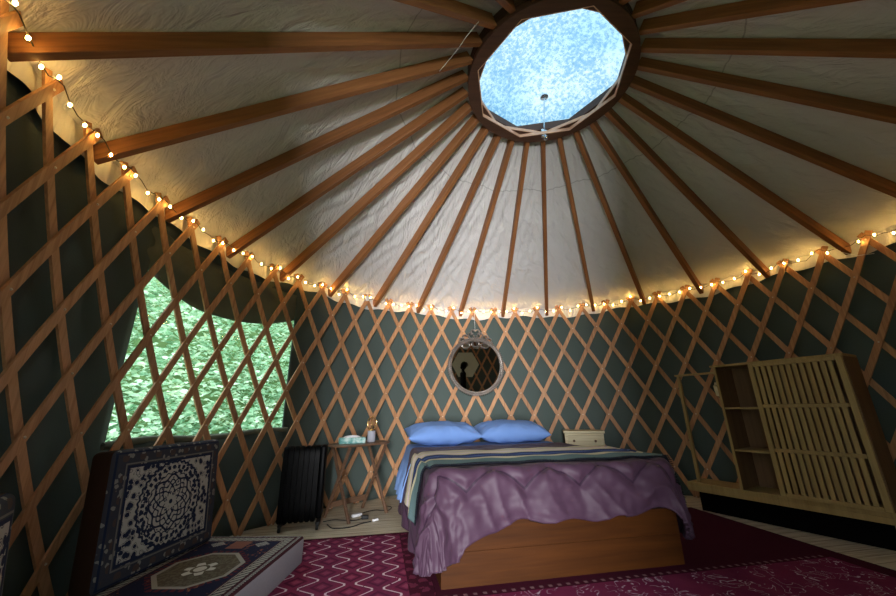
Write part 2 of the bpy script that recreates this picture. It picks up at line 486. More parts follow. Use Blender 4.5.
RLAB = [
 'roof rafter just showing at the top edge, above the upper left corner of the skylight',
 'short pale rafter end visible above left of the skylight, cut by the top edge',
 'roof rafter running to the top left, the upper one beside the thin hanging cord',
 'long level roof rafter reaching the left edge of the picture at the top left corner',
 'roof rafter landing by the string lights next to the second lattice tip from the left',
 'roof rafter landing on the wall left of the window, beside the rolled flap',
 'roof rafter landing over the left half of the window',
 'roof rafter landing over the right edge of the window',
 'roof rafter landing right of the window, above the black heater',
 'roof rafter landing above the folding table, nearest the small white control box',
 'golden roof rafter landing right of the folding table, left of the bed',
 'roof rafter landing on the wall just left of the round mirror',
 'roof rafter landing on the wall just right of the round mirror',
 'nearly upright roof rafter straight below the chrome skylight opener',
 'roof rafter landing on the wall behind the cream nightstand',
 'roof rafter landing between the nightstand and the slatted shelf',
 'roof rafter landing above the low open left frame of the slatted shelf',
 'roof rafter landing above the slatted door of the shelf',
 'roof rafter landing beside the loose dangling wire end on the right',
 'roof rafter leaving the right edge at half the height of the ceiling',
 'roof rafter leaving the right edge level with the bottom of the skylight',
 'roof rafter running almost level from the skylight to the right edge',
 'topmost long roof rafter on the right, rising to the top right corner',
 'short roof rafter right of the skylight, cut by the top edge of the picture',
 'stub of a roof rafter at the upper right corner of the skylight, darkest and shortest',
]
rp = None
for k, i in enumerate(RAF):
    if rp is None:
        # local x runs down the rafter from the ring; origin at ring end underside
        L = math.hypot(FR - RR, HR - FZ)
        bm = nb(); box(bm, .0, L, -.0195, .0195, 0, .086, .003, 1)
        # notch the foot
        rp = link('roof_rafter', bm, M_fir); o = rp
    else: o = copy_of(rp)
    kb_ = round((i - 1.16) / 2); a = az(i); foot = cyl(1.36 + 2.01 * kb_, FR, FZ); top = Vector((RR * math.cos(a), RR * math.sin(a), HR))
    d = foot - top; hd = math.atan2(d.y, d.x); sl = math.atan2(-d.z, math.hypot(d.x, d.y))
    o.matrix_world = Matrix.Translation(top) @ Matrix.Rotation(hd, 4, 'Z') @ Matrix.Rotation(sl, 4, 'Y')
    tag(o, RLAB[k], 'rafter', 'roof rafters')

# thin cord near the ring
def rafpt(i, r, dz=0): 
    a = az(i); z = HR - (r - RR) * (HR - FZ) / (FR - RR); return Vector((r * math.cos(a), r * math.sin(a), z + dz))
bm = nb(); tube(bm, [rafpt(-2.9, .78, -.002), rafpt(-1.8, .80, -.03), rafpt(-.8, .80, -.03), rafpt(1.2, .86, -.005)], .0022, 6)
tag(link('thin_cord', bm, M_white, None, True), 'thin pale cord slung under the rafters left of the skylight', 'cord')

# ------------------------------------------------------------------ string lights
mb = Mat('bulb_glow', (1, .6, .2)); mb.b.inputs['Emission Color'].default_value = (1, .60, .15, 1); mb.b.inputs['Emission Strength'].default_value = 100
sl_ = empty('string_lights', (0, 0, 0), 0, 'long string of warm glowing fairy lights looped along the top of the lattice', 'string lights')
pts = []; bulbs = []
n = 0; i = -1.6
while i < 34.6:
    f = i % 1.0
    z = HW + .035 - .05 * math.sin(PI * f) + random.uniform(-.012, .012)
    p = cyl(i, 2.535 - .01 * math.sin(PI * f) + random.uniform(-.004, .006), z); pts.append(p)
    if n % 2 == 0 and len(bulbs) < 100: bulbs.append(p + Vector((0, 0, random.choice((-.014, .012)))) - Vector((p.x, p.y, 0)).normalized() * .004)
    n += 1; i += .181
bm = nb(); tube(bm, pts, .0024, 5); link('wire', bm, M_cord, sl_, True)
bp = None
for p in bulbs:
    if bp is None:
        bm = nb(); bmesh.ops.create_icosphere(bm, subdivisions=2, radius=.0062)
        for v in bm.verts: v.co.z *= 1.5
        bp = link('bulb', bm, mb.m, sl_, 'all'); o = bp
    else: o = copy_of(bp, sl_)
    o.location = p
bm = nb(); box(bm, -.022, .022, -.01, .01, -.028, .028, .006); o = link('control_box', bm, M_white, sl_, True); o.location = cyl(10.9, 2.52, HW + .0); o.rotation_euler = (0, .3, az(10.9) + PI / 2)
bm = nb(); tube(bm, [cyl(29.4, 2.53, HW + .02), cyl(29.45, 2.53, HW - .04), cyl(29.75, 2.53, HW - .11), cyl(30.1, 2.53, HW - .135)], .0022, 6); o = link('loose_wire_end', bm, M_white, sl_, True); o['label'] = 'pale loose wire end dangling on the right'

# ------------------------------------------------------------------ round mirror
mi = 16.0; ma = az(mi); mc = cyl(mi, 2.495, 1.40)
MM = Matrix.Translation(mc) @ Matrix.Rotation(ma - PI / 2, 4, 'Z') @ Matrix.Rotation(math.radians(2.2), 4, 'X') @ Matrix.Scale(1.13, 4)
mir = empty('wall_mirror', M=MM, label='round mirror with a beaded silver frame and crest hanging on the lattice above the pillows', cat='mirror')
def R90(bm): bm.transform(Matrix.Rotation(PI / 2, 4, 'X'))     # lathe axis -> -Y
bm = nb(); lathe(bm, [(0, .006), (.277, .006), (.277, -.012), (0, -.012)], 64); R90(bm); link('mirror_glass', bm, M_mirror, mir)
bm = nb()
for k in range(84):
    a = 2 * PI * k / 84; a2 = a + .07
    for rr_, ph in ((.287, 0), (.312, .5)):
        a = 2 * PI * (k + ph) / 84
        nn = nb(); bmesh.ops.create_icosphere(nn, subdivisions=1, radius=.0135)
        nn.transform(Matrix.Translation((rr_ * math.cos(a), -.008, rr_ * math.sin(a)))); merge(bm, nn)
tube(bm, [(.30 * math.cos(t * PI / 32), .004, .30 * math.sin(t * PI / 32)) for t in range(65)], .014, 8)
link('beaded_frame', bm, M_silver, mir, True)
bm = nb()
for s in (-1, 1):
    for (cx_, cz_, r_, a0, a1) in ((.05, .345, .045, -2.6, 2.4), (.115, .325, .035, -2.4, 2.2), (.165, .292, .026, -2.2, 2.4), (.022, .385, .03, -1.5, 3.2)):
        tube(bm, [(s * (cx_ + r_ * (1 - .45 * t / 14) * math.cos(a0 + (a1 - a0) * t / 14)), -.008, cz_ + r_ * (1 - .45 * t / 14) * math.sin(a0 + (a1 - a0) * t / 14)) for t in range(15)], .0085, 7)
    for q in range(7):
        nn = nb(); bmesh.ops.create_icosphere(nn, subdivisions=1, radius=.014); nn.transform(Matrix.Translation((s * (.02 + q * .028), -.01, .335 - q * q * .0019 + .02 * (q % 2)))); merge(bm, nn)
link('crest', bm, M_silver, mir, True)
bm = nb()
for s in (-1, 0, 1):
    x = s * .11
    tube(bm, [(x + .045 * math.cos(t * PI / 8), -.012, .245 - abs(s) * .018 + .028 * math.sin(t * PI / 8)) for t in range(17)], .005, 6)
link('fretwork', bm, M_silver, mir, True)
bm = nb(); tube(bm, [(0, 0, .40), (0, .012, .635)], .0018, 5); link('hanging_string', bm, M_white, mir)

# ------------------------------------------------------------------ stovepipe wall pass-through (seen in the mirror)
pa_ = math.radians(-57); rad = Vector((math.cos(pa_), math.sin(pa_), 0))
PM = Matrix.Translation(rad * 2.535 + Vector((0, 0, 1.62))) @ Matrix.Rotation(pa_ + PI / 2, 4, 'Z')
bm = nb(); lathe(bm, [(0, .008), (.36, .008), (.36, -.008), (0, -.008)], 6); R90(bm)
hp = link('pipe_panel', bm, cloth('cream_panel', (.62, .62, .48), (.55, .55, .42), 8)); hp.matrix_world = PM
tag(hp, 'pale hexagonal panel reflected in the round mirror', 'panel')
bm = nb(); tube(bm, [rad * 2.50 + Vector((0, 0, 1.62)), rad * 2.36 + Vector((0, 0, 1.62)), rad * 2.26 + Vector((0, 0, 1.60)), rad * 2.20 + Vector((0, 0, 1.53)), rad * 2.18 + Vector((0, 0, 1.40)), rad * 2.18 + Vector((0, 0, .56))], .075, 20)
tag(link('stove_pipe', bm, M_black, None, True), 'bent black stovepipe reflected in the round mirror', 'stovepipe')
st = empty('wood_stove', rad * 2.12, pa_, 'black wood stove standing under the bent stovepipe', 'stove')
bm = nb(); box(bm, -.2, .2, -.24, .24, .14, .56, .02); link('stove_body', bm, M_black, st, True)
bm = nb(); box(bm, -.225, -.205, -.15, .15, .22, .48, .008); link('stove_door', bm, M_blackrub, st, True)
for sx in (-1, 1):
    for sy in (-1, 1):
        bm = nb(); tube(bm, [(sx * .15, sy * .18, 0), (sx * .15, sy * .18, .14)], .018, 8); link('leg', bm, M_black, st, True)

# ------------------------------------------------------------------ bed
F = Vector((-.85, .06, 0)); BA = math.radians(10.8)
BM = Matrix.Translation(F) @ Matrix.Rotation(BA, 4, 'Z')
W, L = 1.435, 1.97; ZM = .532
bed = empty('bed', M=BM, label='double bed on a plain orange pine box base under the round mirror', cat='bed')
bm = nb(); box(bm, 0, W, -.0, .022, .165, .30, .002); box(bm, 0, W, 0, .022, .0, .1645, .002); link('foot_board', bm, M_pine, bed)
bm = nb(); box(bm, 0, .022, .0225, L, 0, .30, .002); link('side_board', bm, M_pine, bed)
bm = nb(); box(bm, W - .022, W, .0225, L, 0, .30, .002); link('side_board', bm, M_pine, bed)
bm = nb(); box(bm, .023, W - .023, L - .022, L, 0, .30, .002); link('head_board', bm, M_pine, bed)
bm = nb(); box(bm, .023, W - .023, .023, L - .023, .27, .299, .0); link('deck', bm, M_pine, bed)
bm = nb(); box(bm, .0, W, .01, L, .302, ZM, .05, 4); link('mattress', bm, cloth('mattress_ticking', (.5, .52, .6)), bed, True)

def drape(p, q, ztop, hang=None, rc=.10, re=.055, flare=.16, amp=.03, freq=13, seed=0, W_=W, qmax=L, fl=None):
    cx_ = min(max(p, rc), W_ - rc); cy_ = max(q, rc)
    dx, dy = p - cx_, q - cy_; d = math.hypot(dx, dy)
    if d <= rc: return Vector((p, q, ztop)), Vector((0, 0, 1)), 0
    ux, uy = dx / d, dy / d; s = d - rc
    if hang and uy < 0 and abs(ux) > 1e-6:
        HF, HS = hang[0], hang[1] if ux < 0 else hang[2]
        smax = min((HS + rc) / abs(ux), (HF + rc) / abs(uy)) - rc; f_ = math.atan2(abs(ux), abs(uy)) / (PI / 2)
        s = s / smax * (HF + (HS - HF) * f_ + hang[3] * math.sin(PI * f_))
    an = math.atan2(uy, ux)
    if an > PI / 2: an -= 2 * PI
    t = cx_ - cy_ + (an + PI / 2) * .30
    if s < re * PI / 2:
        a = s / re; out = re * math.sin(a); drop = re * (1 - math.cos(a)); nrm = Vector((ux * math.sin(a), uy * math.sin(a), math.cos(a)))
    else:
        s2 = s - re * PI / 2
        g = min(1, s2 / .25)
        fold = math.sin(t * freq + seed + 1.4 * noise.noise(Vector((t * 2.2, s * 2, seed)))) * .65 + .5 * noise.noise(Vector((t * 7, s * 2.5, seed + 4)))
        fv = fl(t) if fl else flare
        out = re + fv * s2 + amp * g * (fold + .55); drop = re + s2 * math.sqrt(max(0, 1 - fv * fv)) ; nrm = Vector((ux, uy, .1))
    return Vector((cx_ + ux * (rc + out), cy_ + uy * (rc + out), ztop - drop)), nrm, s

# duvet
ZD = ZM + .027
def hemq(p):   # front overhang length as a function of p
    return .285 + .012 * math.sin(p * 7 + 2) + .010 * math.sin(p * 23 + 1) + .09 * math.exp(-(max(0, p) / .28) ** 2)
PL, PR = .52, .47
stitch = []
def duvet_pt(u, v):
    p = -PL + (W + PL + PR) * u
    hq = hemq(p); q = -hq + (1.38 + hq) * v
    pl = p
    P, N, s = drape(p, q, ZD, hang=(hq, PL, PR, .05), amp=.034, freq=15, seed=1.0, flare=.10, fl=lambda t: .08 + .08 * math.exp(-((t + 1.5) / .35) ** 2))
    # quilting: zigzag stitch lines
    per = .335; tri = abs(((p + .035) / per) % 1 - .5) * 2
    g = 1e9
    for q0 in (-.13, .29, .71, 1.13): g = min(g, abs(q - (q0 + .14 * tri)))
    puff = .026 * (1 - math.exp(-(g / .035) ** 2)) - .014
    wr = .010 * noise.noise(Vector((p * 9, q * 9, 0))) + .006 * noise.noise(Vector((p * 22, q * 16, 3)))
    if s > .05:                                   # diagonal drag wrinkles on the hanging part
        k = min(1, (s - .05) / .12)
        wr += .030 * k * (1 - abs(math.sin((p + q * .6) * 17 + 5.5 * noise.noise(Vector((p * 2.6, q * 3, 7))))) ** .6) * (.45 + .9 * abs(noise.noise(Vector((p * 3.1, q * 4, 12))))) + .010 * k * noise.noise(Vector((p * 11, q * 24, 5)))
    if q > .07 and s < .05 or p < 0 and q > .25: puff, wr = puff * .25 - .004, wr * .3      # pressed flat under the blanket
    elif q > .0: k = min(1, max(0, (.10 - q) / .10)); puff = puff * (.4 + .6 * k) if s < .3 else puff
    P = P + N * (puff + wr)
    # rests on the floor
    if P.z < .03: P.z = .03 + (.03 - P.z) * .04
    return P
def solidcloth(name, fn, nu, nv, mat, parent, th=.012, uvfn=None):
    bm = nb(); grid(bm, fn, nu, nv, uvfn=uvfn); o = link(name, bm, mat, parent, 'all', norm=False)
    sm = o.modifiers.new('thick', 'SOLIDIFY'); sm.thickness = th; sm.offset = -1
    return o
mdv = Mat('plum_satin', (.12, .055, .10), .58, spec=.25)
mdv.b.inputs['Sheen Weight'].default_value = .02; mdv.b.inputs['Sheen Roughness'].default_value = .4
mdv.coord('UV'); uu = mdv.new('ShaderNodeSeparateXYZ'); mdv.nt.links.new(mdv.vec, uu.inputs[0])
pu, qv = X(mdv.nt, uu.outputs[0]), X(mdv.nt, uu.outputs[1])
tri_ = (((pu + .035) / .335).mod(1.0) - .5).abs() * 2
gg = ((qv + .13 - tri_ * .14 + .21).mod(.42) - .21).abs()
base = mdv.mix(mdv.noise(mdv.vec, 4, 2), (.042, .0200, .036), (.054, .026, .047))
mdv.color(mdv.mix(gg.lt(.0075) * .9, base, (.02, .008, .02)))
mdv.bump(mdv.noise(mdv.vec, 60, 2), .12, .002)
dv = solidcloth('duvet', duvet_pt, 240, 190, mdv.m, None, .022, uvfn=lambda u, v: (-PL + (W + PL + PR) * u, -hemq(-PL + (W + PL + PR) * u) + (1.38 + hemq(-PL + (W + PL + PR) * u)) * v))
dv.matrix_world = BM; tag(dv, 'plum quilted satin comforter draped over the foot of the bed', 'comforter')

# blue sheet under it
def sheet_pt(u, v):
    p = -.42 + (W + .42 + .3) * u; q = 1.16 + (L - .005 - 1.22) * v
    P, N, s = drape(p, q, ZM + .012, amp=.035, freq=34, seed=2.2, flare=.22, re=.05)
    P += N * (.004 * noise.noise(Vector((p * 12, q * 12, 1)))); return P
o = solidcloth('bed_sheet', sheet_pt, 180, 40, cloth('blue_sheet', (.20, .32, .60), (.16, .27, .54), 8), None, .006); o.matrix_world = BM
tag(o, 'light blue bed sheet showing around the pillows at the head of the bed', 'sheet')

# striped blanket
def bq(u): return 0
B0, B1 = .10, .77
def blanket_pt(u, v):
    p = -.37 + (W + .37 + .34) * u; q = B0 + .012 * math.sin(p * 21) + (B1 - B0 + .03 * p) * v - .012 * p + .30 * max(0, -p - .02) * (1 - v)
    P, N, s = drape(p, q, ZD + .021, amp=.02, freq=16, seed=.4, flare=.13, re=.075, fl=lambda t: .10)
    if s > .05: P += N * .022
    P += N * (.006 * noise.noise(Vector((p * 6, q * 6, 9)))); return P
ms = Mat('striped_wool', (.5, .5, .5), .95, spec=.1); ms.coord('UV')
sp = ms.new('ShaderNodeSeparateXYZ'); ms.nt.links.new(ms.vec, sp.inputs[0]); v_ = X(ms.nt, sp.outputs[1]); u_ = X(ms.nt, sp.outputs[0])
cream, navy, teal, black, pinkw = (.56, .50, .33), (.028, .045, .13), (.12, .19, .195), (.006, .008, .014), (.60, .50, .50)
r_ = ms.new('ShaderNodeValToRGB'); r_.color_ramp.interpolation = 'CONSTANT'
stops = [(0, black), (.03, teal), (.28, cream), (.37, navy), (.48, (.08, .14, .34)), (.52, navy), (.63, cream), (.71, pinkw), (.79, cream), (.87, (.42, .36, .38)), (.92, cream)]
cr = r_.color_ramp
while len(cr.elements) < len(stops): cr.elements.new(.5)
for e, (p, c) in zip(cr.elements, stops): e.position = p; e.color = (*c, 1)
ms.link(v_ + (ms.noise(ms.vec, 50, 1) - .5) * .012, r_.inputs[0]); ms.link(r_.outputs[0], ms.b.inputs['Base Color'])
wv = (u_ * 900).sin(); ms.bump(wv * .5 + ms.noise(ms.vec, 200, 1), .3, .002)
o = solidcloth('striped_blanket', blanket_pt, 200, 60, ms.m, None, .008, uvfn=lambda u, v: (u, v)); o.matrix_world = BM
tag(o, 'woven blanket with cream, navy and teal stripes laid across the comforter', 'blanket')
bm = nb()
for k in range(230):
    u = k / 229; P = blanket_pt(u, 0)
    if P.z > ZD - .4:
        for sx in (-.003, .003):
            q = P + Vector((sx + random.uniform(-.003, .003), -.022, .002 + random.uniform(-.004, .002)))
            tube(bm, [P + Vector((0, .004, 0)), q], .0022, 4)
    if False: pass
fr = link('blanket_fringe', bm, Mat('black_wool', (.008, .01, .014), .95).m, o); fr['kind'] = 'stuff'; fr['label'] = 'short black fringe'

# pillows
def pillow(bm, w, d, h, seed):
    nu, nv = 56, 40
    def pt(sgn):
        def f(u, v):
            a, b = 2 * u - 1, 2 * v - 1
            pin = 1 - .07 * (1 - a * a) * b * b ; pin2 = 1 - .05 * (1 - b * b) * a * a
            th = max(0, 1 - abs(a) ** 3.2) ** .55 * max(0, 1 - abs(b) ** 3.0) ** .55
            x = a * w / 2 * pin2; y = b * d / 2 * pin
            z = sgn * h / 2 * th
            edge = max(abs(a), abs(b))
            rad_ = math.atan2(b, a)
            z += sgn * .018 * th ** .5 * edge ** 2 * noise.noise(Vector((math.cos(rad_) * 7, math.sin(rad_) * 7, seed + edge)))
            z += sgn * th ** .5 * (.014 * noise.noise(Vector((x * 9, y * 9, seed))) - .008 * abs(noise.noise(Vector((x * 16 + y * 9, y * 22, seed + 2)))))
            return Vector((x, y, z))
        return f
    grid(bm, pt(1), nu, nv); grid(bm, pt(-1), nu, nv); bmesh.ops.remove_doubles(bm, verts=bm.verts[:], dist=.0006)
mp = cloth('blue_pillowcase', (.16, .28, .58), (.13, .235, .50), 6, .85, .4)
for k, (cx_, lab, rz) in enumerate(((.30, 'light blue pillow at the head of the bed, nearer the folding table', .05), (1.03, 'light blue pillow at the head of the bed, nearer the cream nightstand', -.05))):
    bm = nb(); pillow(bm, .74, .44, .20, k * 5.3); o = link('pillow', bm, mp, None, 'all')
    o.matrix_world = BM @ Matrix.Translation((cx_, 1.70, ZM + .125)) @ Matrix.Rotation(rz, 4, 'Z') @ Matrix.Rotation(math.radians(9), 4, 'X')
    tag(o, lab, 'pillow', 'bed pillows')

# ------------------------------------------------------------------ nightstand
a0 = math.atan2(2.04 - 2.16, .9 - .47)
ns = empty('nightstand', (.47, 2.15, 0), a0, 'small cream wooden nightstand with one drawer beside the head of the bed', 'nightstand')
bm = nb(); box(bm, 0, .43, -.012, .25, .612, .637, .004); link('top', bm, M_stand, ns)
bm = nb(); box(bm, .012, .418, .004, .24, .05, .611, .004); link('body', bm, M_stand, ns)
bm = nb(); box(bm, .045, .385, -.010, .0035, .47, .592, .005); dr = link('drawer', bm, M_stand, ns)
for x in (.105, .325):
    bm = nb(); nn = nb(); bmesh.ops.create_uvsphere(nn, u_segments=12, v_segments=8, radius=.013); nn.transform(Matrix.Translation((x, -.026, .535))); merge(bm, nn)
    tube(bm, [(x, -.0105, .535), (x, -.02, .535)], .006, 8); o = link('knob', bm, M_walnut, dr, True)
bm = nb(); box(bm, .045, .385, -.008, .0035, .08, .455, .005); link('lower_door', bm, M_stand, ns)
for x in (.03, .40):
    for y in (.02, .22):
        bm = nb(); tube(bm, [(x, y, 0), (x, y, .05)], [.012, .018], 8); link('foot', bm, M_stand, ns)

# ------------------------------------------------------------------ folding table
tc = Vector((-1.635, 1.475, 0)); ta = math.atan2(.77, .64)
ta = math.radians(50)
tb = empty('folding_table', tc, ta, 'brown wooden folding tray table between the black heater and the bed', 'table')
bm = nb()
TLn, TWn, TZ = .58, .36, .60
prof = []
for k in range(64):
    a = 2 * PI * k / 64; e = 2 / 3.2
    x = TLn / 2 * (abs(math.cos(a)) ** e) * (1 if math.cos(a) >= 0 else -1); y = TWn / 2 * (abs(math.sin(a)) ** e) * (1 if math.sin(a) >= 0 else -1)
    prof.append((x, y))
lo = [bm.verts.new((x * .985, y * .98, TZ - .018)) for x, y in prof]; mid = [bm.verts.new((x, y, TZ - .010)) for x, y in prof]; hi = [bm.verts.new((x * .99, y * .985, TZ)) for x, y in prof]
for A, B in ((lo, mid), (mid, hi)):
    for k in range(64): bm.faces.new((A[k], A[(k + 1) % 64], B[(k + 1) % 64], B[k]))
bm.faces.new(lo[::-1]); bm.faces.new(hi); link('table_top', bm, M_walnut, tb)
for sx in (-.2, .2):
    for s in (-1, 1):
        bm = nb(); bar(bm, (sx + s * .011, -.165 * s, .0), (sx + s * .011, .15 * s, TZ - .02), .02, .026, bev=.002); link('leg', bm, M_walnut, tb)
bm = nb(); bar(bm, (-.21, .125, .10), (.21, .125, .10), .018, .045); link('stretcher', bm, M_walnut, tb)
for sx in (-.2, .2):
    bm = nb(); tube(bm, [(sx - .016, -.008, .29), (sx + .016, -.008, .29)], .006, 8); link('pivot_bolt', bm, M_rivet, tb)
TBM = Matrix.Translation(tc) @ Matrix.Rotation(ta, 4, 'Z')
# tissue box
mt = Mat('tissue_carton', (.3, .6, .6), .5); mt.coord()
mt.color(mt.ramp(mt.noise(mt.vec, 26, 3, .6), [(.38, (.06, .24, .22)), (.5, (.20, .42, .39)), (.64, (.50, .62, .58))]))
tx = empty('tissue_box', M=TBM @ Matrix.Translation((-.09, -.0, TZ + .001)) @ Matrix.Rotation(math.radians(-30), 4, 'Z'), label='teal and white patterned tissue box on the folding table', cat='tissue box')
bm = nb(); box(bm, -.115, .115, -.057, .057, 0, .05, .003); link('carton', bm, mt.m, tx)
bm = nb(); grid(bm, lambda u, v: Vector(((u - .5) * .15, (v - .5) * .05, .051 + .018 * (math.sin(u * PI) * math.sin(v * PI)) ** .6 + .004 * noise.noise(Vector((u * 6, v * 6, 0))))), 16, 10)
o = link('tissue', bm, M_paper, tx, 'all')
# lamp / ornament
lp = empty('table_lamp', M=TBM @ Matrix.Translation((.115, -.02, TZ + .001)), label='small grey cylinder lamp with a golden wire globe on the folding table', cat='lamp')
bm = nb(); lathe(bm, [(0, 0), (.036, 0), (.038, .004), (.038, .094), (.035, .098), (0, .098)], 28); link('lamp_base', bm, M_concrete, lp, True)
bm = nb()
for k in range(3):
    a = k * PI / 3
    tube(bm, [((.047 * math.sin(t * PI / 10)) * math.cos(a), (.047 * math.sin(t * PI / 10)) * math.sin(a), .165 - .062 * math.cos(t * PI / 10)) for t in range(-10, 11)], .0032, 6, caps=False)
lathe(bm, [(.0, .099), (.022, .099), (.018, .112), (0, .112)], 16); link('wire_globe', bm, M_gold, lp, True)

# ------------------------------------------------------------------ black oil radiator
hr = empty('oil_radiator', (-1.99, 1.15, 0), math.radians(14), 'black finned portable radiator standing between the window and the folding table', 'heater')
for k in range(7):
    x = -.165 + k * .041
    def fin(u, v, x=x):
        a = u * 2 * PI; ca, sa = math.cos(a), math.sin(a)
        y = .07 * (abs(ca) ** .35) * (1 if ca > 0 else -1); z = .325 + .283 * (abs(sa) ** .35) * (1 if sa > 0 else -1)
        return Vector((x + (v - .5) * .0375, y * (1 - .0 * v), z))
    bm = nb(); grid(bm, fin, 40, 1, closed=True)
    bmesh.ops.holes_fill(bm, edges=[e for e in bm.edges if e.is_boundary]); bmesh.ops.bevel(bm, geom=[e for e in bm.edges if e.calc_face_angle(0) > 1.2], offset=.006, segments=2, affect='EDGES')
    link('fin', bm, M_black, hr, True)
bm = nb(); box(bm, .104, .150, -.075, .075, .07, .61, .015, 3); link('control_panel', bm, M_black, hr, True)
bm = nb(); tube(bm, [(-.17, 0, .14), (.12, 0, .14)], .028, 12); tube(bm, [(-.17, 0, .52), (.12, 0, .52)], .028, 12); link('oil_pipe', bm, M_black, hr, True)
for x in (-.15, .125):
    ft = nb(); bar(ft, (x, -.10, .045), (x, .10, .045), .03, .014); fo = link('foot', ft, M_blackrub, hr)
    for y in (-.1, .1):
        bm = nb(); lathe(bm, [(0, -.01), (.017, -.01), (.019, 0), (.017, .01), (0, .01)], 16); bm.transform(Matrix.Translation((x, y, .0195)) @ Matrix.Rotation(PI / 2, 4, 'Y')); link('caster', bm, M_blackrub, fo, True)

# ------------------------------------------------------------------ cables on the floor
def spline(pts, n=10):
    P = [Vector(p) for p in pts]; out = []
    P = [P[0] * 2 - P[1]] + P + [P[-1] * 2 - P[-2]]
    for k in range(1, len(P) - 2):
        for s in range(n):
            t = s / n; a, b, c, d = P[k - 1:k + 3]
            out.append(.5 * ((2 * b) + (c - a) * t + (2 * a - 5 * b + 4 * c - d) * t * t + (3 * b - a - 3 * c + d) * t ** 3))
    out.append(P[-2]); return out
h = .006
bm = nb(); tube(bm, spline([(-1.80, 1.20, h), (-1.72, 1.10, h), (-1.60, 1.12, h), (-1.52, 1.22, h), (-1.46, 1.27, h)]), .004, 6)
o = link('power_cord', bm, M_blackrub, hr, True); o.matrix_parent_inverse = Matrix.Identity(4); o.matrix_basis = (Matrix.Translation(hr.location) @ Matrix.Rotation(hr.rotation_euler.z, 4, 'Z')).inverted()
bm = nb(); tube(bm, spline([(-1.86, 1.28, h), (-1.78, 1.33, h), (-1.62, 1.30, h), (-1.55, 1.38, h), (-1.60, 1.50, h), (-1.50, 1.62, h), (-1.38, 1.60, h), (-1.36, 1.72, h), (-1.44, 1.78, h)]), .0035, 6)
cord2 = bm
bm = nb(); box(bm, -.026, .026, -.010, .010, 0, .016, .004); o = link('power_adapter', bm, M_white, None, True); o.location = (-1.43, 1.30, .001); o.rotation_euler = (0, 0, .7)
tag(o, 'white adapter plug lying on the floorboards in front of the folding table', 'adapter')
bm = nb(); box(bm, -.03, .03, -.02, .02, 0, .028, .005); o = link('power_adapter', bm, M_blackrub, None, True); o.location = (-1.53, 1.36, .001); o.rotation_euler = (0, 0, .2)
tag(o, 'black adapter on the floor under the folding table', 'adapter')
bm = nb(); box(bm, -.045, .045, -.02, .02, 0, .022, .005); o = link('power_strip', bm, M_white, None, True); o.location = (-1.62, 1.44, .001); o.rotation_euler = (0, 0, .9)
tag(o, 'short white power strip on the floor beneath the folding table', 'power strip')
c2 = link('power_cord', cord2, M_blackrub, o, True); c2.matrix_basis = (Matrix.Translation((-1.62, 1.44, .001)) @ Matrix.Rotation(.9, 4, 'Z')).inverted(); c2['label'] = 'black cord looping under the table'

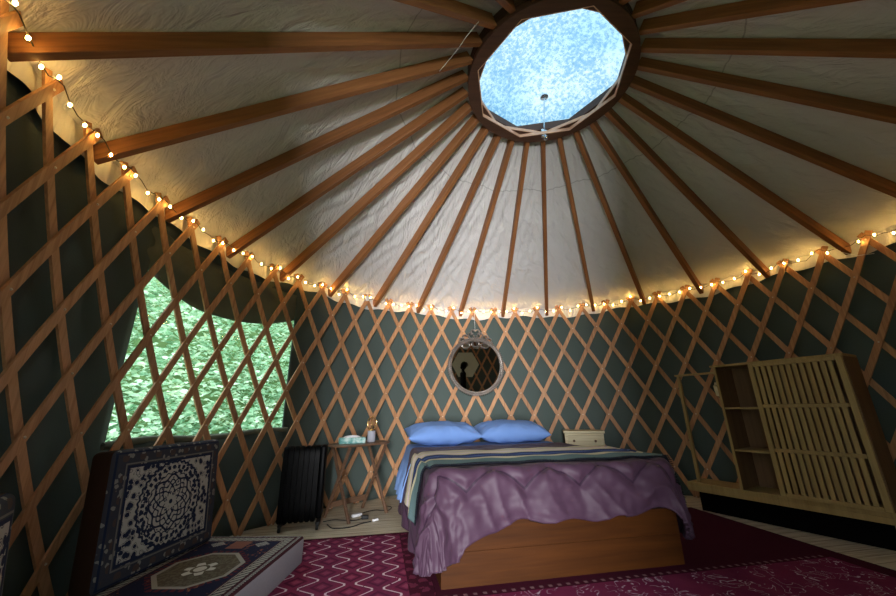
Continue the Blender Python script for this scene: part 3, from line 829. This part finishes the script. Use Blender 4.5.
# ------------------------------------------------------------------ patterned floor cushions
def kilim(name, w, h, mode):
    m = Mat(name, (.5, .5, .5), .95, spec=.1)
    x, y, z = m.coord()
    if mode == 'back': a, b = x, z
    else: a, b = x, y
    ivory, navy, grey, taupe, maroon, rust = (.42, .40, .36), (.018, .025, .055), (.10, .10, .105), (.105, .085, .06), (.10, .02, .03), (.22, .08, .05)
    ea = w / 2 - a.abs(); eb = h / 2 - b.abs(); e = ea.mn(eb)
    nz = m.noise(m.vec, 55, 3, .6)
    if mode == 'back':
        r = (a * a + b * b).sqrt(); th = a.atan2(b)
        def ringline(rad, amp, n, ph, wd): return (r - (th * n + ph).cos() * amp - rad).abs().lt(wd)
        blob = (m.vor(m.vec, 34) + (nz - .5) * .35)
        corner = m.mix(blob.lt(.43), ivory, navy); corner = m.mix(blob.band(.50, .56), corner, (.12, .12, .13))
        mid_ = m.mix((m.vor(m.vec, 46) + (nz - .5) * .5).lt(.43), ivory, navy)
        ros = m.mix((m.vor(m.vec, 52) + (nz - .5) * .6).lt(.28), ivory, (.05, .06, .10))
        field = m.mix(r.gt(.182 + 0), mid_, corner)
        field = m.mix((r - .168).abs().lt(.010) * (th * 34).cos().gt(-.15), field, navy)
        field = m.mix((r - .196 - (th * 40).cos() * .004).abs().lt(.006), field, navy)
        field = m.mix(r.lt(.135), field, ros)
        for rad_, am, n_, ph, wd in ((.122, .010, 8, 0, .0055), (.096, .016, 8, PI, .005), (.092, -.014, 8, PI, .004), (.062, .012, 8, 0, .005), (.040, .008, 8, PI, .004), (.140, .004, 24, 0, .003)):
            field = m.mix(ringline(rad_, am, n_, ph, wd), field, navy)
        field = m.mix((r - .030 - (th * 8).cos() * .009).lt(0), field, ivory)
        field = m.mix(r.lt(.011), field, navy)
        field = m.mix((a.abs() - .295).gt(0) * blob.gt(.2) * (b * 90).sin().gt(0), field, navy)
        bw = .075
        bor = m.mix((m.vor(m.vec, 30) + (nz - .5) * .5).lt(.30), (.045, .048, .062), (.22, .21, .19)); bor = m.mix((e - .042).abs().lt(.014) * ((a * 70).sin() * (b * 70).sin()).gt(.35), bor, (.08, .055, .05))
        col = m.mix(e.lt(bw), field, bor)
        col = m.mix(e.band(bw, bw + .012), col, navy)
        col = m.mix(e.band(.012, .020), col, navy); col = m.mix(e.band(bw - .012, bw - .005), col, (.16, .15, .14))
    else:
        # octagonal medallion on navy, striped borders
        oc = a.abs().mx(b.abs() * 1.15).mx((a.abs() + b.abs() * 1.15) * .72)
        field = m.mix((nz + m.vor(m.vec, 14) * .5).gt(.93), (.016, .018, .045), rust)
        field = m.mix(((a.abs() - .34).abs() + (b.abs() - .13).abs()).lt(.045) * (m.vor(m.vec, 60) * 30).sin().gt(-.3), field, ivory)
        field = m.mix(((a.abs() - .33).abs().lt(.06)) * (b.abs().lt(.05)), field, (.25, .10, .07))
        field = m.mix(oc.lt(.235) * (b.atan2(a) * 40).cos().gt(-.2), field, maroon)
        field = m.mix(oc.lt(.208), field, (.34, .32, .28))
        field = m.mix(oc.lt(.185), field, m.mix(nz.gt(.5), taupe, (.15, .13, .09)))
        r = (a * a + b * b * 1.3).sqrt(); th = a.atan2(b)
        fl = (r - .072 - (th * 6).cos() * .024).lt(0) * (r * 120).sin().gt(-.6)
        field = m.mix(fl, field, (.62, .60, .54))
        bw = .105
        dash = (a * 28 + b * 28).mod(1.0).gt(.35)
        col = m.mix(e.lt(bw), field, (.06, .018, .025))
        col = m.mix(e.band(.045, .088), col, m.mix(dash, (.03, .03, .04), (.36, .34, .30)))
        col = m.mix(e.band(.014, .03), col, m.mix((a * 60 + b * 60).mod(1.0).gt(.5), navy, (.42, .40, .36)))
        col = m.mix(e.band(.092, .097), col, (.36, .34, .30))
        # pale plain side
    m.color(col); m.bump(m.noise(m.vec, 240, 2) + nz, .35, .003)
    return m.m
def side_mat(name, c): return cloth(name, c, tuple(v * .75 for v in c), 90, .95, .5)
def cushion(name, w, d, h, face_axis, facemat, sidemat, bev=.028):
    bm = nb(); box(bm, -w / 2, w / 2, -d / 2, d / 2, -h / 2, h / 2, bev, 4)
    o = link(name, bm, facemat, None, 'all', norm=True); o.data.materials.append(sidemat)
    for p in o.data.polygons:
        n = p.normal
        if face_axis == 'Y': p.material_index = 0 if (n.y < -.35) else 1
        else: p.material_index = 0 if n.z > .55 else 1
    return o
kb = kilim('kilim_medallion', .70, .57, 'back'); ks = kilim('kilim_octagon', .98, .64, 'seat')
brown = side_mat('rust_side_shaded', (.04, .018, .010)); pale = side_mat('grey_linen', (.40, .39, .42));  # upright cushion sides: shade put into the dark brown of the cloth
# back cushion: local -Y is the patterned face
o = cushion('floor_cushion', .70, .13, .575, 'Y', kb, brown)
o.matrix_world = Matrix.Translation((-2.262, .018, .152)) @ Matrix.Rotation(math.radians(84.5), 4, 'Z') @ Matrix.Rotation(math.radians(-5), 4, 'X') @ Matrix.Translation((0, .065, .2875))
tag(o, 'upright floor cushion with a navy and ivory medallion carpet face under the window', 'cushion')
o = cushion('floor_cushion', .98, .64, .15, 'Z', ks, pale, .018)
o.matrix_world = Matrix.Translation((-2.035, -.04, .0755)) @ Matrix.Rotation(math.radians(88.5), 4, 'Z')
tag(o, 'flat floor cushion with a navy octagon kilim top and pale grey sides', 'cushion')
o = cushion('floor_cushion', .62, .13, .54, 'Y', kb, brown)
o.matrix_world = Matrix.Translation((-1.778, -1.213, .152)) @ Matrix.Rotation(math.radians(125), 4, 'Z') @ Matrix.Rotation(math.radians(-7), 4, 'X') @ Matrix.Translation((0, .065, .27))
tag(o, 'upright carpet cushion cut off by the left edge of the picture', 'cushion')
o = cushion('floor_cushion', .62, .40, .148, 'Z', ks, pale, .018)
o.matrix_world = Matrix.Translation((-1.685, -1.145, .0745)) @ Matrix.Rotation(math.radians(125), 4, 'Z')
tag(o, 'flat cushion beneath the upright carpet cushion at the far left', 'cushion')

# ------------------------------------------------------------------ rugs
def rugbox(name, a0, a1, b0, b1, z, th, mat):
    bm = nb(); box(bm, a0, a1, b0, b1, z, z + th, .002, 1); o = link(name, bm, mat); o.matrix_world = BM; return o
m = Mat('zigzag_rug', (.2, .02, .06), .95, spec=.08); x, y, z = m.coord()
A0, A1, B0r, B1r = -1.2, -.0305, -1.5, .955
col_ = ((x + .2 - .03) / .145); ci = col_.floor(); fx = col_ - ci
sgn = (ci.mod(2.0) * 2 - 1)
tri = ((((y / .17).mod(1.0) - .5).abs() * 4 - 1) * 1.35).mx(-1.0).mn(1.0)
dline = ((fx - .5) * .145 - sgn * tri * .042).abs()
line = dline.lt(.006)
nz = m.noise(m.vec, 30, 3)
par_ = (col_ + .5).floor().mod(2.0); diam = ((col_ + .5).mod(1.0) - .5).abs() * .145 + ((y / .17 + par_ * .5).mod(1.0) - .5).abs() * .17
c = m.mix(nz, (.12, .014, .042), (.21, .030, .075))
c = m.mix(diam.band(.040, .062), c, (.085, .010, .032)); c = m.mix(diam.lt(.024), c, (.25, .045, .09)); c = m.mix(par_ * .25, c, (.10, .02, .06))
c = m.mix(line * nz.gt(.36), c, (.60, .46, .50))
e = (x - A0).mn(x * -1 + A1).mn(y * -1 + B1r)
cb = m.mix((nz + (x * 60).sin() * (y * 60).sin() * .3).gt(.6), (.05, .006, .016), (.13, .02, .045))
c = m.mix(e.lt(.045), c, cb)
c = m.mix((x * -1 + A1).lt(.13), c, cb)
m.color(c); m.bump(m.noise(m.vec, 220, 2), .5, .004)
tag(rugbox('rug', A0, A1, B0r, B1r, .0005, .008, m.m), 'crimson rug with white zigzag lines beside the bed, in front of the folding table', 'rug')
m = Mat('floral_rug', (.15, .02, .06), .95, spec=.08); x, y, z = m.coord()
nz = m.noise(m.vec, 7, 3)
vv = m.vor(m.noise(m.vec, 5, 2, col=True).s, 7, 'DISTANCE_TO_EDGE')
sw = m.noise(m.vec, 11, 1, .5, 1.5)
scr = (sw - .5).abs().lt(.012) * m.noise(m.vec, 6, 1).gt(.47)
c = m.mix(nz, (.10, .008, .04), (.21, .03, .075)); c = m.mix(scr, c, (.48, .40, .45))
yb = y + .075
dots = (yb.abs().lt(.011)) * (x / .05).mod(1.0).lt(.4)
c = m.mix(y.gt(-.10), c, (.05, .006, .016)); c = m.mix(dots, c, (.20, .11, .12))
e = (x * -1 + 2.47)
c = m.mix(e.lt(.12), c, (.05, .006, .016))
m.color(c); m.bump(m.noise(m.vec, 220, 2), .5, .004)
tag(rugbox('rug', -.03, 2.47, -1.35, 1.05, .0005, .008, m.m), 'dark wine rug with white scrollwork under the foot of the bed', 'rug')

# ------------------------------------------------------------------ slatted shelf
SA = math.radians(29)
# local x = along the front to the right (-s), local y = depth, origin on the floor
nx = Vector((math.cos(SA), math.sin(SA), 0)); tx_ = Vector((math.sin(SA), -math.cos(SA), 0))
SM = Matrix((tx_, nx, Vector((0, 0, 1)))).transposed().to_4x4(); SM.translation = nx * 1.885
sh = empty('slatted_shelf', M=SM, label='pale wooden shelf unit with a slatted sliding door and open cubbies against the right wall', cat='shelf')
xl, xm, xr, xe = -.215, .065, .585, -.64
D = .27
def sb(name, *a, mat=M_bamboo, bev=.002, par=None):
    bm = nb(); box(bm, *a, bev, 1); return link(name, bm, mat, par or sh)
sb('base_board', xe, xr + .02, 0, D, .205, .235); sb('base_rail', xe, xr + .02, .0, .022, .165, .2045)
sb('base_rail', xe, xr + .02, D - .022, D, .165, .2045)
sb('top_board', xl - .03, xr + .02, -.005, D, 1.205, 1.222)
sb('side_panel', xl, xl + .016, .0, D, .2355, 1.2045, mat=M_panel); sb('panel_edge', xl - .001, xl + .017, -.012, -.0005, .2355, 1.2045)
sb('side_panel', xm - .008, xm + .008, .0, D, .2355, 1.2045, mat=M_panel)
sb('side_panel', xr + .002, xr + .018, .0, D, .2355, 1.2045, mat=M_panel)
for z in (.53, .86): sb('shelf_board', xl + .017, xm - .0085, .0, D - .01, z - .008, z + .008)
sb('left_post', -.575, -.55, .045, .07, .2355, 1.155); sb('left_rail', -.59, xl - .001, .04, .075, 1.1555, 1.172)
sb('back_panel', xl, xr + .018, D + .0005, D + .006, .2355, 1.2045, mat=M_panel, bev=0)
for y in (.0, D - .03): sb('leg', xr - .008, xr + .02, y, y + .028, 0, .1645)
sb('under_shelf_shade', xe + .04, xr - .03, .09, D - .04, 0.0, .1645, mat=M_black, bev=0)  # black block added to stand in for the shade under the base board
dr = sb('slatted_door', xm - .016, xm + .016, -.03, -.013, .24, 1.204)
sb('door_stile', xr - .02, xr + .016, -.03, -.013, .24, 1.204, par=dr)
for z in (.25, .555, .875, 1.19): sb('door_rail', xm + .0165, xr - .0205, -.029, -.014, z - .013, z + .013, par=dr)
rows = [(.264, .541), (.569, .861), (.889, 1.176)]
for z0, z1 in rows:
    for k in range(12):
        x = xm + .028 + k * (xr - xm - .07) / 11.6
        sb('slat', x, x + .026, -.027, -.018, z0, z1, bev=0, par=dr)
bm = nb()
for k in range(5):
    x0 = .0 + k * .006
    tube(bm, [(xl - .012 - k * .007, .03 + .006 * k, 1.08 - .0 * k), (xl - .03 - .007 * k, .035 + .006 * k, 1.05), (xl - .018 - k * .006, .04, .99 - k * .006), (xl - .012 - k * .004, .045, .965)], .005, 6)
tag_o = link('raffia_bunch', bm, M_stand, None, True); tag_o.matrix_world = SM; tag(tag_o, 'small pale raffia bunch hanging on the left side panel of the slatted shelf', 'raffia')

# ------------------------------------------------------------------ greenery outside the window
mlf = Mat('leaf', (.2, .4, .12), .55, spec=.3); mlf.coord()
oi = mlf.new('ShaderNodeObjectInfo')
nn_ = mlf.noise(mlf.vec, 5.5, 3, .7); nl = mlf.noise(mlf.vec, 1.2, 2)
mlf.color(mlf.ramp(nn_ * .7 + nl * .3, [(.32, (.05, .17, .08)), (.45, (.26, .46, .28)), (.56, (.56, .72, .54)), (.68, (.85, .90, .66))]))
tls = mlf.new('ShaderNodeBsdfTranslucent'); mlf.link(mlf.b.inputs['Base Color'].links[0].from_socket, tls.inputs[0])
ms_ = mlf.new('ShaderNodeMixShader'); ms_.inputs[0].default_value = .35
mlf.nt.links.new(mlf.b.outputs[0], ms_.inputs[1]); mlf.nt.links.new(tls.outputs[0], ms_.inputs[2]); mlf.nt.links.new(ms_.outputs[0], mlf.out.inputs[0])
def bank(d, a): return -.2 + max(0, d - 3.3) * .62 + .22 * fbm(d * math.cos(a), d * math.sin(a), 0, .6)
bm = nb()
grid(bm, lambda u, v: (lambda a, d: Vector((d * math.cos(a), d * math.sin(a), bank(d, a) - .06)))(math.radians(105 + 100 * u), 3.1 + 9 * v), 60, 50)
tag(link('hillside', bm, mg.m, None, 'all'), None, None, None, 'structure')
bm = nb(); rnd = random.Random(3)
for k in range(32000):
    a = math.radians(rnd.uniform(118, 200)); d = 3.15 + 6.5 * rnd.random() ** 1.4
    hgt = rnd.random() ** 1.5 * (.18 + .22 * (d - 3)); z = bank(d, a) + hgt
    s = rnd.uniform(.022, .05) * (1 + (d - 3) * .10)
    c = Vector((d * math.cos(a), d * math.sin(a), z))
    t1 = Vector((rnd.uniform(-1, 1), rnd.uniform(-1, 1), rnd.uniform(-.35, .35))).normalized()
    nrm = Vector((rnd.uniform(-.7, .7), rnd.uniform(-.7, .7), 1)).normalized(); t2 = nrm.cross(t1).normalized(); t1 = t2.cross(nrm)
    vs = [bm.verts.new(c + t1 * x_ * s + t2 * y_ * s + nrm * zz * s) for x_, y_, zz in ((-1, 0, 0), (-.3, -.62, .12), (.5, -.5, .1), (1.15, 0, -.15), (.5, .5, .1), (-.3, .62, .12))]
    bm.faces.new((vs[0], vs[1], vs[2], vs[3])); bm.faces.new((vs[0], vs[3], vs[4], vs[5]))
o = link('ivy_leaves', bm, mlf.m, None, norm=False)
tag(o, 'bright green leafy undergrowth covering the slope outside the window', 'foliage', kind='stuff')

# ------------------------------------------------------------------ light
w = bpy.data.worlds.new('sky'); scn.world = w; w.use_nodes = True
bg = w.node_tree.nodes['Background']
tcw = w.node_tree.nodes.new('ShaderNodeTexCoord'); nw = w.node_tree.nodes.new('ShaderNodeTexNoise'); nw.inputs['Scale'].default_value = 6
rw = w.node_tree.nodes.new('ShaderNodeValToRGB'); rw.color_ramp.elements[0].position = .42; rw.color_ramp.elements[0].color = (.58, .82, .95, 1)
rw.color_ramp.elements[1].position = .62; rw.color_ramp.elements[1].color = (.95, 1, 1, 1)
w.node_tree.links.new(tcw.outputs['Generated'], nw.inputs['Vector']); w.node_tree.links.new(nw.outputs[0], rw.inputs[0]); w.node_tree.links.new(rw.outputs[0], bg.inputs[0])
bg.inputs[1].default_value = 4.0
def area(name, p, target, sx, sy, power, col, spread=PI):
    l = bpy.data.lights.new(name, 'AREA'); l.shape = 'RECTANGLE'; l.size = sx; l.size_y = sy; l.energy = power; l.color = col; l.spread = spread
    o = bpy.data.objects.new(name, l); COL.objects.link(o)
    d = (Vector(target) - Vector(p)); o.matrix_world = Matrix.Translation(p) @ d.to_track_quat('-Z', 'Y').to_matrix().to_4x4(); return o
da = az((DI0 + DI1) / 2); dp = Vector((-.93, -5.2, .98))
area('door_daylight', dp, (-.8, 2, 1.2), 1.0, 1.9, 760, (.97, .97, 1))
sun = bpy.data.lights.new('sun', 'SUN'); sun.energy = 3.0; sun.angle = math.radians(20); sun.color = (1, .97, .9)
so = bpy.data.objects.new('sun', sun); COL.objects.link(so); so.rotation_euler = Vector((-.12, .30, -1)).to_track_quat('-Z', 'Y').to_euler()

vs = scn.view_settings; vs.view_transform = 'Standard'; vs.look = 'None'; vs.gamma = 1; vs.exposure = 0; vs.use_curve_mapping = False
